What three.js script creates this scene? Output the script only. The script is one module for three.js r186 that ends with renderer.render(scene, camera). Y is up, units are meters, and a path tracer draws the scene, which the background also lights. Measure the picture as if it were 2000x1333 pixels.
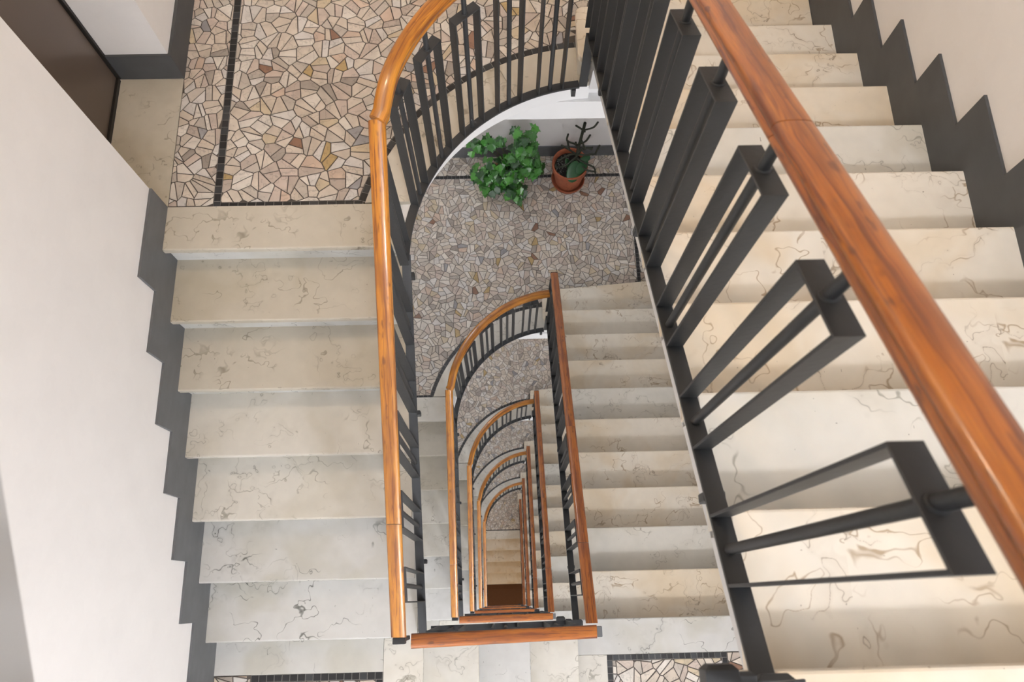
import * as THREE from 'three';
import { mergeGeometries, toCreasedNormals } from 'three/addons/utils/BufferGeometryUtils.js';
import { RectAreaLightUniformsLib } from 'three/addons/lights/RectAreaLightUniformsLib.js';

// ------------------------------------------------------------------ camera, sky, light, exposure
const YO = 23.617;                       // the camera's height above the entrance floor
const scene = new THREE.Scene();
const renderer = new THREE.WebGLRenderer({ antialias: true });
renderer.toneMapping = THREE.LinearToneMapping;
renderer.toneMappingExposure = 0.85;
renderer.shadowMap.enabled = true;
const camera = new THREE.PerspectiveCamera(2 * Math.atan(666.5 / 1539.378) * 180 / Math.PI, 2000 / 1333, 0.02, 100);
camera.position.set(0, YO, 0);
camera.rotation.order = 'YXZ';
camera.rotation.set(-1.25351341, -0.04854063, 0.02622078);
camera.focus = 3.8; camera.userData.fStop = 5.6;
scene.add(camera);
scene.background = new THREE.Color(0.82, 0.9, 1.0);   // pale overcast sky outside the windows
scene.backgroundIntensity = 1.5;
RectAreaLightUniformsLib.init();
const DAY = { color: 0xeef3ff, power: 1.2 };            // daylight of each staircase window
const ADDED_LAMP = { color: 0xffe0bc, cool: 0xf5f7ff, power: 2.0, big: 20.5 };   // added lamps out of view, for fill and tread shadows

// ------------------------------------------------------------------ measured plan (metres)
const r = 0.17542867, t = 0.30, tR = 0.30091342, H = 22 * r;
const LL = YO - 3.44264;                 // level of the first landing in view
const Z0 = -1.618, ZR = 0.1321;          // top nosing of a left flight, top nosing of a right flight
const XWL = -1.598, XWR = 1.611, ZB = -4.447, ZF = 3.0;
const SN = j => -0.457 + 0.3 * j;        // nosings of the short flight
const CX = 0.53, CZ = -1.53;             // centre of the rounded well end
const RBAR = 0.972, RRAIL = 0.957, RSLAB = 1.0, RB = 1.235;
const OV = 0.028;
const lev = k => LL - k * H;

// ------------------------------------------------------------------ helpers
let seed = 12345;
const rnd = () => { seed = (seed * 1664525 + 1013904223) >>> 0; return seed / 4294967296; };
const rr = (a, b) => a + (b - a) * rnd();
const names = {};
function numbered(n) { const c = names[n] = (names[n] ?? -1) + 1; return c ? n + '_' + String(c).padStart(3, '0') : n; }
function tag(o, label, category, group, kind) {
  o.userData.label = label; o.userData.category = category;
  if (group) o.userData.group = group;
  if (kind) o.userData.kind = kind;
  return o;
}
function thing(name, label, category, pos = [0, 0, 0], group, kind) {
  const o = new THREE.Group(); o.name = numbered(name); o.position.set(...pos); scene.add(o);
  return tag(o, label, category, group, kind);
}
function part(parent, name, geo, mat) {
  const m = new THREE.Mesh(geo, mat); m.name = numbered(name); m.castShadow = m.receiveShadow = true; parent.add(m); return m;
}
function cloneThing(src, name, label, pos, group) {
  const c = src.clone(); c.name = numbered(name); c.position.set(...pos); c.userData = { ...src.userData, label };
  if (group) c.userData.group = group;
  scene.add(c); return c;
}
function boxUV(g, ou = 0, ov = 0, s = 1) {       // uv in metres, by the dominant normal
  if (g.index) g = g.toNonIndexed();
  g.computeVertexNormals();
  const p = g.attributes.position, n = g.attributes.normal, uv = new Float32Array(p.count * 2);
  for (let i = 0; i < p.count; i++) {
    const ax = Math.abs(n.getX(i)), ay = Math.abs(n.getY(i)), az = Math.abs(n.getZ(i));
    let u, v;
    if (ay >= ax && ay >= az) { u = p.getX(i); v = p.getZ(i); } else if (ax >= az) { u = p.getZ(i); v = p.getY(i); } else { u = p.getX(i); v = p.getY(i); }
    uv[2 * i] = u * s + ou; uv[2 * i + 1] = v * s + ov;
  }
  g.setAttribute('uv', new THREE.BufferAttribute(uv, 2));
  return g;
}
// prism: profile points (a, b) pushed along an axis from c0 to c1. 'x': (a,b)=(z,y); 'z': (a,b)=(x,y); 'y': (a,b)=(x,z)
function prism(pts, axis, c0, c1, holes = [], bevel = 0) {
  const sh = new THREE.Shape(pts.map(([a, b]) => new THREE.Vector2(a, b)));
  for (const h of holes) sh.holes.push(new THREE.Path(h.map(([a, b]) => new THREE.Vector2(a, b))));
  const g = new THREE.ExtrudeGeometry(sh, { depth: c1 - c0 - 2 * bevel, bevelEnabled: bevel > 0, bevelThickness: bevel, bevelSize: bevel, bevelOffset: -bevel, bevelSegments: 1, curveSegments: 1 });
  g.translate(0, 0, c0 + bevel);
  const p = g.attributes.position;
  for (let i = 0; i < p.count; i++) {
    const a = p.getX(i), b = p.getY(i), c = p.getZ(i);
    if (axis === 'x') p.setXYZ(i, c, b, a); else if (axis === 'z') p.setXYZ(i, a, b, c); else p.setXYZ(i, a, c, b);
  }
  let q = g.index ? g.toNonIndexed() : g;
  if (axis !== 'z') {                                     // the swap mirrors: turn the faces round again
    for (const name of Object.keys(q.attributes)) {
      const at = q.attributes[name], w = at.itemSize, A = at.array;
      for (let f = 0; f < at.count; f += 3) for (let k = 0; k < w; k++) { const x = A[(f + 1) * w + k]; A[(f + 1) * w + k] = A[(f + 2) * w + k]; A[(f + 2) * w + k] = x; }
    }
  }
  q.computeVertexNormals();
  return q;
}
const rect = (a0, b0, a1, b1) => [[a0, b0], [a1, b0], [a1, b1], [a0, b1]];
const box = (x0, x1, y0, y1, z0, z1, bevel = 0) => prism(rect(x0, y0, x1, y1), 'z', z0, z1, [], bevel);
function merge(list) {
  return mergeGeometries(list.map(g => { const q = g.index ? g.toNonIndexed() : g; for (const n of Object.keys(q.attributes)) if (!['position', 'normal', 'uv', 'color'].includes(n)) q.deleteAttribute(n); return q; }));
}
// sweep a closed profile (u to the right of travel, v up) along a path, kept plumb
function sweep(path, prof, u0 = 0, crease = 0.7) {
  const n = path.length, m = prof.length, pos = [], uv = [], per = [0];
  for (let j = 0; j < m; j++) { const a = prof[j], b = prof[(j + 1) % m]; per.push(per[j] + Math.hypot(a[0] - b[0], a[1] - b[1])); }
  const rings = []; let len = u0;
  for (let i = 0; i < n; i++) {
    const a = path[Math.max(0, i - 1)], b = path[Math.min(n - 1, i + 1)];
    const d = new THREE.Vector3().subVectors(b, a); d.y = 0; d.normalize();
    const rt = new THREE.Vector3(-d.z, 0, d.x);
    if (i) len += path[i].distanceTo(path[i - 1]);
    rings.push({ p: prof.map(([u, v]) => new THREE.Vector3(path[i].x + rt.x * u, path[i].y + v, path[i].z + rt.z * u)), len });
  }
  const tri = (A, B, C, ua, ub, uc) => { pos.push(...A.toArray(), ...B.toArray(), ...C.toArray()); uv.push(...ua, ...ub, ...uc); };
  for (let i = 0; i < n - 1; i++) for (let j = 0; j < m; j++) {
    const k = (j + 1) % m, A = rings[i].p[j], B = rings[i].p[k], C = rings[i + 1].p[k], D = rings[i + 1].p[j];
    const uA = [rings[i].len, per[j]], uB = [rings[i].len, per[j + 1]], uC = [rings[i + 1].len, per[j + 1]], uD = [rings[i + 1].len, per[j]];
    tri(A, B, C, uA, uB, uC); tri(A, C, D, uA, uC, uD);
  }
  const tris = THREE.ShapeUtils.triangulateShape(prof.map(([u, v]) => new THREE.Vector2(u, v)), []);
  for (const [a, b, c] of tris) {
    const s = rings[0].p, e = rings[n - 1].p, q = i => [prof[i][0], prof[i][1]];
    tri(s[a], s[c], s[b], q(a), q(c), q(b)); tri(e[a], e[b], e[c], q(a), q(b), q(c));
  }
  let g = new THREE.BufferGeometry();
  g.setAttribute('position', new THREE.Float32BufferAttribute(pos, 3));
  g.setAttribute('uv', new THREE.Float32BufferAttribute(uv, 2));
  g.computeVertexNormals();
  return toCreasedNormals(g, crease);
}
const V = (x, y, z) => new THREE.Vector3(x, y, z);

// ------------------------------------------------------------------ noise and textures
const PERM = new Float32Array(65536); for (let i = 0; i < 65536; i++) PERM[i] = rnd();
function vnoise(x, y, per, s) {          // tiling value noise
  let ix = Math.floor(x), iy = Math.floor(y); const fx = x - ix, fy = y - iy;
  const u = fx * fx * (3 - 2 * fx), v = fy * fy * (3 - 2 * fy);
  ix = ((ix % per) + per) % per; iy = ((iy % per) + per) % per; const jx = (ix + 1) % per, jy = (iy + 1) % per;
  const h = (a, b) => PERM[(a * 251 + b * 7919 + s * 3571) & 65535];
  const a = h(ix, iy), b = h(jx, iy), c = h(ix, jy), d = h(jx, jy);
  return a + (b - a) * u + (c - a) * v + (a - b - c + d) * u * v;
}
function fbm(x, y, per, oct, s) { let f = 0, a = 0.5; for (let o = 0; o < oct; o++) { f += a * vnoise(x, y, per, s + o); x *= 2; y *= 2; per *= 2; a *= 0.5; } return f / (1 - Math.pow(0.5, oct)); }
function texture(w, h, fn, srgb = true, repeat = [1, 1]) {
  const d = new Uint8Array(w * h * 4), to = c => { c = Math.min(1, Math.max(0, c)); return srgb ? 255 * (c <= 0.0031308 ? 12.92 * c : 1.055 * Math.pow(c, 1 / 2.4) - 0.055) : 255 * c; };
  for (let y = 0; y < h; y++) for (let x = 0; x < w; x++) { const c = fn(x / w, y / h), i = 4 * (y * w + x); d[i] = to(c[0]); d[i + 1] = to(c[1]); d[i + 2] = to(c[2]); d[i + 3] = 255; }
  const tx = new THREE.DataTexture(d, w, h); tx.wrapS = tx.wrapT = THREE.RepeatWrapping; tx.magFilter = THREE.LinearFilter; tx.minFilter = THREE.LinearMipmapLinearFilter; tx.generateMipmaps = true;
  if (srgb) tx.colorSpace = THREE.SRGBColorSpace;
  tx.repeat.set(...repeat); tx.needsUpdate = true; return tx;
}
const mix = (a, b, k) => a.map((v, i) => v + (b[i] - v) * k), sm = (a, b, x) => { x = Math.min(1, Math.max(0, (x - a) / (b - a))); return x * x * (3 - 2 * x); };
function marble(s, base, blotch, vein, fine, strong) {
  return texture(1024, 1024, (u, v) => {
    const wx = fbm(u * 6, v * 6, 6, 3, s) - 0.5, wy = fbm(u * 6, v * 6, 6, 3, s + 9) - 0.5, hx = fbm(u * 40, v * 40, 40, 2, s + 12) - 0.5, hy = fbm(u * 40, v * 40, 40, 2, s + 15) - 0.5;
    let c = mix(base, blotch, sm(0.35, 0.78, fbm(u * 4 + wx, v * 4 + wy, 4, 4, s + 20)));
    const e = fbm(u * 30, v * 30, 30, 3, s + 30); c = c.map(q => q * (0.95 + 0.1 * e));
    const f = Math.abs(fbm(u * 11 + wx * 1.5 + hx * 0.5, v * 14 + wy * 1.5 + hy * 0.5, 11 * 14, 3, s + 40) - 0.5), fm = sm(0.45, 0.68, fbm(u * 9, v * 9, 9, 3, s + 50));
    c = mix(c, vein, fine * fm * (1 - sm(0.0, 0.02, f)));
    const g = Math.abs(fbm(u * 5 + wx * 1.2 + hx * 0.45, v * 6 + wy * 1.2 + hy * 0.45, 30, 4, s + 60) - 0.5), gm = sm(0.47, 0.62, fbm(u * 6 + hx * 0.3, v * 6, 6, 4, s + 70)), w = 0.0035 + 0.008 * fbm(u * 20, v * 20, 20, 2, s + 75);
    c = mix(c, vein.map(q => q * 0.6), strong * gm * (1 - sm(0.0, w, g)));
    c = mix(c, vein, 0.16 * strong * gm * (1 - sm(0.0, 0.07, g)));
    const sp = vnoise(u * 90, v * 90, 90, s + 80); if (sp > 0.988) c = mix(c, vein.map(q => q * 0.5), 0.6);
    return c;
  }, true, [1 / 1.4, 1 / 1.4]);
}
const TX = {
  warm: marble(101, [0.78, 0.725, 0.635], [0.69, 0.58, 0.43], [0.34, 0.23, 0.12], 0.8, 0.7),
  pale: marble(202, [0.765, 0.73, 0.66], [0.67, 0.62, 0.52], [0.26, 0.23, 0.17], 0.7, 0.6),
  grey: marble(303, [0.665, 0.655, 0.62], [0.57, 0.55, 0.48], [0.1, 0.1, 0.085], 0.9, 1.0),
  beige: marble(404, [0.62, 0.565, 0.475], [0.53, 0.47, 0.365], [0.22, 0.18, 0.12], 0.7, 0.6),
};
TX.wood = texture(1024, 256, (u, v) => {
  const w = fbm(u * 12, v * 4, 4096, 3, 500) - 0.5, st = fbm(u * 7 + w, v * 40 + w * 4, 4096, 4, 510), fn = fbm(u * 50, v * 160, 4096, 2, 520);
  let c = mix([0.47, 0.175, 0.014], [0.21, 0.062, 0.008], sm(0.42, 0.68, st));
  c = mix(c, [0.58, 0.25, 0.02], 0.5 * sm(0.5, 0.75, fbm(u * 14, v * 10, 4096, 3, 530)));
  const kn = sm(0.64, 0.84, fbm(u * 40, v * 16, 4096, 3, 540)), ag = sm(0.5, 0.72, fbm(u * 9, v * 6, 4096, 3, 560)); c = mix(c, [0.12, 0.034, 0.008], 0.7 * kn); c = mix(c, [0.2, 0.06, 0.01], 0.5 * ag);
  return c.map(q => q * (0.8 + 0.4 * fn));
}, true, [0.5, 5]);
TX.stone = texture(256, 256, (u, v) => { const a = fbm(u * 8, v * 8, 8, 5, 600), b = Math.abs(fbm(u * 6, v * 6, 6, 4, 610) - 0.5); const q = (0.8 + 0.36 * a) * (1 - 0.25 * (1 - sm(0, 0.03, b))); return [q * 0.95, q * 0.94, q * 0.92]; }, true, [3, 3]);
TX.plaster = texture(512, 512, (u, v) => { const a = 0.94 + 0.06 * fbm(u * 16, v * 16, 16, 5, 700); return [a, a, a]; }, true, [0.5, 0.5]);
TX.slate = texture(512, 512, (u, v) => { const a = fbm(u * 10, v * 10, 10, 5, 720), b = fbm(u * 4, v * 40, 4, 3, 730); const q = 0.78 + 0.3 * a + 0.14 * b; return [q, q, q].map(x => x * 0.8); }, true, [1.4, 1.4]);
TX.bump = texture(256, 256, (u, v) => { const a = fbm(u * 24, v * 24, 24, 4, 760); return [a, a, a]; }, false, [4, 4]);
TX.mat = texture(256, 256, (u, v) => { const a = 0.7 + 0.5 * vnoise(u * 128, v * 128, 128, 800); return [a, a, a]; }, true, [2, 2]);

const std = o => new THREE.MeshPhysicalMaterial({ roughness: 0.6, ...o });
const lin = (R, G, B) => new THREE.Color().setRGB(R, G, B);
const M = {
  wall: std({ color: lin(0.90, 0.872, 0.84), map: TX.plaster, roughness: 0.85 }),
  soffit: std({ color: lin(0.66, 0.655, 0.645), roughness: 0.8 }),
  white: std({ color: lin(0.90, 0.90, 0.89), roughness: 0.8 }),
  slateLit: std({ color: lin(0.15, 0.156, 0.162), map: TX.slate, roughness: 0.5 }),  // lighter copy of slate, extra light on left and back boards put into colour
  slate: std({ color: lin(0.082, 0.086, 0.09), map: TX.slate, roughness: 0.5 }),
  iron: std({ color: lin(0.036, 0.038, 0.04), roughness: 0.5, metalness: 0.2, bumpMap: TX.bump, bumpScale: 0.0004 }),
  weld: std({ color: lin(0.13, 0.135, 0.14), roughness: 0.4, metalness: 0.3 }),
  wood: std({ color: lin(1, 1, 1), map: TX.wood, roughness: 0.38, clearcoat: 0.5, clearcoatRoughness: 0.12 }),
  woodDark: std({ color: lin(0.74, 0.56, 0.6), map: TX.wood, roughness: 0.38, clearcoat: 0.5, clearcoatRoughness: 0.12 }),
  warm: std({ color: lin(1, 0.985, 0.95), map: TX.warm, roughness: 0.42 }), pale: std({ color: lin(0.91, 0.91, 0.895), map: TX.pale, roughness: 0.42 }), grey: std({ color: lin(0.93, 0.93, 0.93), map: TX.grey, roughness: 0.42 }), beige: std({ color: lin(0.93, 0.94, 0.93), map: TX.beige, roughness: 0.42 }),
  riser: std({ color: lin(0.95, 0.96, 0.97), map: TX.grey, roughness: 0.45 }),
  grout: std({ color: lin(0.095, 0.082, 0.07), roughness: 0.9 }),
  black: std({ color: lin(0.012, 0.012, 0.013), roughness: 0.4 }),
  black2: std({ color: lin(0.035, 0.037, 0.04), roughness: 0.4 }),
  door: std({ color: lin(0.115, 0.085, 0.065), roughness: 0.32 }),
  dark: std({ color: lin(0.012, 0.01, 0.009), roughness: 0.5 }),
  terracotta: std({ color: lin(0.42, 0.12, 0.055), map: TX.stone, roughness: 0.75 }),
  soil: std({ color: lin(0.018, 0.015, 0.013), roughness: 0.95, bumpMap: TX.bump, bumpScale: 0.01 }),
  gravel: std({ color: lin(0.16, 0.15, 0.14), roughness: 0.8 }),
  twig: std({ color: lin(0.022, 0.026, 0.014), roughness: 0.7 }),
  stem: std({ color: lin(0.06, 0.09, 0.025), roughness: 0.6 }),
  pad: std({ color: lin(0.015, 0.075, 0.022), roughness: 0.35 }),
  leaf: [[0.025, 0.13, 0.014], [0.04, 0.2, 0.02], [0.012, 0.065, 0.012], [0.06, 0.25, 0.028]].map(c => std({ color: lin(...c), roughness: 0.3, clearcoat: 0.5, clearcoatRoughness: 0.2, side: THREE.DoubleSide })),
  mat: std({ color: lin(0.12, 0.055, 0.025), map: TX.mat, roughness: 0.95 }),
  glass: std({ color: 0xffffff, transmission: 1, thickness: 0, roughness: 0.02 }),
  frame: std({ color: lin(0.7, 0.68, 0.64), roughness: 0.45 }),
  globe: new THREE.MeshStandardMaterial({ color: 0xffffff, emissive: 0xffd9a8, emissiveIntensity: 2 }),  // glowing shell of the added lamps
};
const TILE = [
  [0.70, 0.625, 0.54, 22], [0.76, 0.71, 0.645, 18], [0.64, 0.56, 0.47, 14], [0.62, 0.525, 0.46, 12], [0.71, 0.68, 0.65, 12], [0.56, 0.505, 0.445, 10],
  [0.53, 0.45, 0.39, 6], [0.40, 0.35, 0.305, 5], [0.63, 0.53, 0.38, 3], [0.50, 0.36, 0.17, 1.0], [0.29, 0.16, 0.105, 0.7], [0.36, 0.35, 0.36, 1.6], [0.64, 0.50, 0.40, 3],
].map(([R, G, B, w]) => ({ c: [R, G, B], w, m: std({ color: lin(R, G, B), map: TX.stone, roughness: 0.38 }) }));
const TSUM = TILE.reduce((a, b) => a + b.w, 0);
const pickTile = () => { let x = rnd() * TSUM; for (const q of TILE) { x -= q.w; if (x < 0) return q; } return TILE[0]; };

// ------------------------------------------------------------------ mosaic of broken stone
function clipHalf(P, nx, nz, d) {        // keep nx*x + nz*z <= d
  const out = []; for (let i = 0; i < P.length; i++) {
    const a = P[i], b = P[(i + 1) % P.length], fa = nx * a[0] + nz * a[1] - d, fb = nx * b[0] + nz * b[1] - d;
    if (fa <= 0) out.push(a);
    if (fa * fb < 0) { const k = fa / (fa - fb); out.push([a[0] + (b[0] - a[0]) * k, a[1] + (b[1] - a[1]) * k]); }
  } return out;
}
const area = P => { let s = 0; for (let i = 0; i < P.length; i++) { const a = P[i], b = P[(i + 1) % P.length]; s += a[0] * b[1] - a[1] * b[0]; } return s / 2; };
const centre = P => { let x = 0, z = 0; for (const p of P) { x += p[0]; z += p[1]; } return [x / P.length, z / P.length]; };
function inset(P, d) {
  if (area(P) < 0) P = P.slice().reverse();
  let Q = P; for (let i = 0; i < P.length; i++) { const a = P[i], b = P[(i + 1) % P.length], l = Math.hypot(b[0] - a[0], b[1] - a[1]); if (l < 1e-5) continue; const nx = (b[1] - a[1]) / l, nz = -(b[0] - a[0]) / l; Q = clipHalf(Q, nx, nz, nx * a[0] + nz * a[1] - d); if (Q.length < 3) return null; }
  return Q;
}
function clean(P) { const Q = []; for (const p of P) { const q = Q[Q.length - 1]; if (!q || Math.hypot(p[0] - q[0], p[1] - q[1]) > 0.003) Q.push(p); } while (Q.length > 2 && Math.hypot(Q[0][0] - Q[Q.length - 1][0], Q[0][1] - Q[Q.length - 1][1]) < 0.003) Q.pop(); return Q; }
function shards(x0, x1, z0, z1, s, clip, gap = 0.0058) {
  const nx = Math.ceil((x1 - x0) / s) + 2, nz = Math.ceil((z1 - z0) / s) + 2, G = [];
  for (let j = 0; j < nz; j++) { G.push([]); for (let i = 0; i < nx; i++) G[j].push([x0 + (i - 0.5 + (j & 1 ? 0.5 : 0) + rr(-0.42, 0.42)) * s, z0 + (j - 0.5 + rr(-0.42, 0.42)) * s]); }
  const out = [];
  for (let j = 0; j < nz; j++) for (let i = 0; i < nx; i++) {
    const c = G[j][i]; let P = [[c[0] - 2 * s, c[1] - 2 * s], [c[0] + 2 * s, c[1] - 2 * s], [c[0] + 2 * s, c[1] + 2 * s], [c[0] - 2 * s, c[1] + 2 * s]];
    for (let b = -3; b <= 3; b++) for (let a = -3; a <= 3; a++) { const q = G[j + b]?.[i + a]; if (!q || q === c) continue; const dx = q[0] - c[0], dz = q[1] - c[1]; P = clipHalf(P, dx, dz, dx * (q[0] + c[0]) / 2 + dz * (q[1] + c[1]) / 2); }
    if (P.length < 3) continue;
    let L = [P];
    if (Math.abs(area(P)) > 0.6 * s * s || rnd() < 0.6) { const m = centre(P), an = rnd() * Math.PI, ex = Math.cos(an), ez = Math.sin(an), d = ex * m[0] + ez * m[1]; L = [clipHalf(P, ex, ez, d), clipHalf(P, -ex, -ez, -d)]; }
    for (let q of L) {
      q = clipHalf(clipHalf(clipHalf(clipHalf(q, -1, 0, -x0), 1, 0, x1), 0, -1, -z0), 0, 1, z1);
      if (q.length > 2 && clip) q = clip(q);
      if (!q || q.length < 3) continue;
      q = inset(q, gap / 2); if (!q) continue; q = clean(q);
      if (q.length > 2 && Math.abs(area(q)) > 1.6e-4) out.push(area(q) < 0 ? q.reverse() : q);
    }
  }
  return out;
}
function slabGeo(P, y1, th, ch = 0.0012, color) {   // a flat piece with an outline P (x, z), chamfered edge, its origin at its own centre unless a colour is given
  const c = color ? [0, 0] : centre(P), Q = inset(P, ch) ?? P, pos = [], n = P.length;
  const T = Q.length === n ? Q : P;
  const t3 = (a, b, d) => pos.push(...a, ...b, ...d);
  const at = (p, y) => [p[0] - c[0], y, p[1] - c[1]];
  let I = T; if (area(I) > 0) I = I.slice().reverse();
  for (let i = 1; i < I.length - 1; i++) t3(at(I[0], 0), at(I[i], 0), at(I[i + 1], 0));
  if (T === Q) {
    // Q starts at the same corner order as P up to rotation: match nearest
    const m = P.map(p => { let b = 0, bd = 9; Q.forEach((q, k) => { const e = Math.hypot(p[0] - q[0], p[1] - q[1]); if (e < bd) { bd = e; b = k; } }); return Q[b]; });
    for (let i = 0; i < n; i++) { const k = (i + 1) % n; t3(at(P[i], -ch), at(m[i], 0), at(m[k], 0)); t3(at(P[i], -ch), at(m[k], 0), at(P[k], -ch)); }
  }
  const ys = T === Q ? -ch : 0;
  for (let i = 0; i < n; i++) { const k = (i + 1) % n; t3(at(P[i], -th), at(P[i], ys), at(P[k], ys)); t3(at(P[i], -th), at(P[k], ys), at(P[k], -th)); }
  const g = new THREE.BufferGeometry(); g.setAttribute('position', new THREE.Float32BufferAttribute(pos, 3));
  const q = boxUV(g, rnd() * 5, rnd() * 5);
  if (color) { const k = new Float32Array(q.attributes.position.count * 3); for (let i = 0; i < k.length; i += 3) { k[i] = color[0]; k[i + 1] = color[1]; k[i + 2] = color[2]; } q.setAttribute('color', new THREE.BufferAttribute(k, 3)); q.translate(0, y1, 0); }
  q.userData.at = [c[0], y1, c[1]];
  return q;
}
const M_field = std({ vertexColors: true, map: TX.stone, roughness: 0.38 });
function layTiles(parent, polys, focus, most, y1) {
  const keep = focus ? polys.map(p => { const c = centre(p); return [Math.hypot(c[0] - focus[0], c[1] - focus[1]), p]; }).sort((a, b) => a[0] - b[0]).map(q => q[1]) : polys;
  const singles = focus ? keep.slice(0, most) : [], rest = focus ? keep.slice(most) : keep;
  for (const p of singles) { const q = pickTile(), g = slabGeo(p, y1 + rr(-0.0006, 0.0004), 0.011), m = part(parent, 'mosaic_tile', g, q.m); m.position.set(...g.userData.at); }
  if (rest.length) {
    const m = part(parent, 'mosaic_field', merge(rest.map(p => { const v = rr(0.9, 1.08); return slabGeo(p, y1 + rr(-0.0006, 0.0004), 0.011, 0.0012, pickTile().c.map(q => q * v)); })), M_field);
    m.userData.kind = 'stuff';
  }
}
function borderLine(a, b, w, step) {     // small black tiles along a line from a to b (x, z)
  const L = Math.hypot(b[0] - a[0], b[1] - a[1]), n = Math.max(1, Math.round(L / step)), ux = (b[0] - a[0]) / L, uz = (b[1] - a[1]) / L, out = [];
  for (let i = 0; i < n; i++) {
    const s0 = i * L / n + 0.0014, s1 = (i + 1) * L / n - 0.0014, h = w / 2 + rr(-0.001, 0.001);
    out.push([[a[0] + ux * s0 - uz * h, a[1] + uz * s0 + ux * h], [a[0] + ux * s1 - uz * h, a[1] + uz * s1 + ux * h], [a[0] + ux * s1 + uz * h, a[1] + uz * s1 - ux * h], [a[0] + ux * s0 + uz * h, a[1] + uz * s0 - ux * h]]);
  } return out;
}
function layBorder(parent, polys, single, y1) {
  part(parent, 'border_joint', merge(polys.map(p => { const c = centre(p), q = p.map(([x, z]) => [c[0] + (x - c[0]) * 1.1, c[1] + (z - c[1]) * 1.1]); return slabGeo(area(q) < 0 ? q.reverse() : q, y1 - 0.0022, 0.004, 0.0005, [0.3, 0.29, 0.275]); })), M_field).userData.kind = 'stuff';
  const P = polys.map(p => area(p) < 0 ? p.slice().reverse() : p);
  if (single) for (const p of P) { const g = slabGeo(p, y1 - 0.0003, 0.011, 0.0008), m = part(parent, 'border_tile', g, rnd() < 0.75 ? M.black : M.black2); m.position.set(...g.userData.at); }
  else { const m = part(parent, 'border_strip', merge(P.map(p => slabGeo(p, y1 - 0.0003, 0.011, 0.0008, [0.02, 0.02, 0.021]))), M_field); m.userData.kind = 'stuff'; }
}

// ------------------------------------------------------------------ landings
const arcPts = (R, a0, a1, n) => Array.from({ length: n + 1 }, (_, i) => { const a = (a0 + (a1 - a0) * i / n) * Math.PI / 180; return [CX + R * Math.cos(a), CZ - R * Math.sin(a)]; });
const ORD = ['topmost', 'second', 'third', 'fourth', 'fifth', 'bottom'];
const stepFront = x => -2.853 - 0.078 * (x - 0.48);
const mainField = q => {
  const c = centre(q);
  const dx = c[0] - CX, dz = c[1] - CZ, d = Math.hypot(dx, dz);
  if (c[0] < 0.55 && d < RB + 0.25) { if (d < RB - 0.03) return null; const nx = dx / d, nz = dz / d; q = clipHalf(q, -nx, -nz, -(nx * CX + nz * CZ) - (RB + 0.017)); }
  if (c[0] > 0.40 && q.length > 2) q = clipHalf(q, 0.078, 1, -2.853 + 0.078 * 0.48 - 0.004);
  return q;
};
const noTop = q => q;
function landingTiles(s, gap) {
  const A = shards(-1.346, 1.388, -4.192, -1.868, s, mainField, gap);
  const B = shards(XWL, -1.38, ZB, -1.85, s * 0.9, noTop, gap), C = shards(-1.38, 1.422, ZB, -4.226, s * 0.9, noTop, gap), D = shards(1.422, XWR, ZB, stepFront(1.5) - 0.01, s * 0.9, noTop, gap);
  return [...A, ...B, ...C, ...D];
}
function landingBorder() {
  const zb = -4.209, out = [];
  out.push(...borderLine([-1.363, -1.834], [-1.363, zb], 0.032, 0.042), ...borderLine([-1.347, zb], [1.405, zb], 0.032, 0.042), ...borderLine([1.405, zb - 0.016], [1.405, stepFront(1.4)], 0.032, 0.042));
  const a0 = 180 - Math.asin((1.85 - 1.53) / RB) * 180 / Math.PI, xa = CX + RB * Math.cos(a0 * Math.PI / 180);
  out.push(...borderLine([-1.347, -1.85], [xa + 0.008, -1.85], 0.032, 0.042));
  const n = 34, P = arcPts(RB, a0 - 0.7, 93, n);
  for (let i = 0; i < n; i++) out.push(...borderLine(P[i], P[i + 1], 0.032, 1));
  return out;
}
const slabPlan = () => [[XWL - 0.012, Z0 - OV - 0.015], [-0.478, Z0 - OV - 0.015], ...arcPts(RSLAB + 0.006, 178, 92, 28), [0.49, -2.57], [XWR + 0.011, -2.57], [XWR + 0.011, ZB - 0.01], [XWL - 0.012, ZB - 0.01]];
function noseProfile(zn, zback, y, th, dir) {      // (z, y) of a tread whose nosing at zn points along dir
  return [[zback, y], [zn - dir * 0.007, y], [zn - dir * 0.002, y - 0.002], [zn, y - 0.007], [zn, y - th + 0.004], [zn - dir * 0.004, y - th], [zback, y - th]];
}
let TREADN = 0;
const treadGeo = (prof, axis, a, b) => boxUV(prism(prof, axis, a, b), (TREADN = (TREADN + 0.37) % 7), TREADN * 1.7);
const TH = 0.038;
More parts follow.
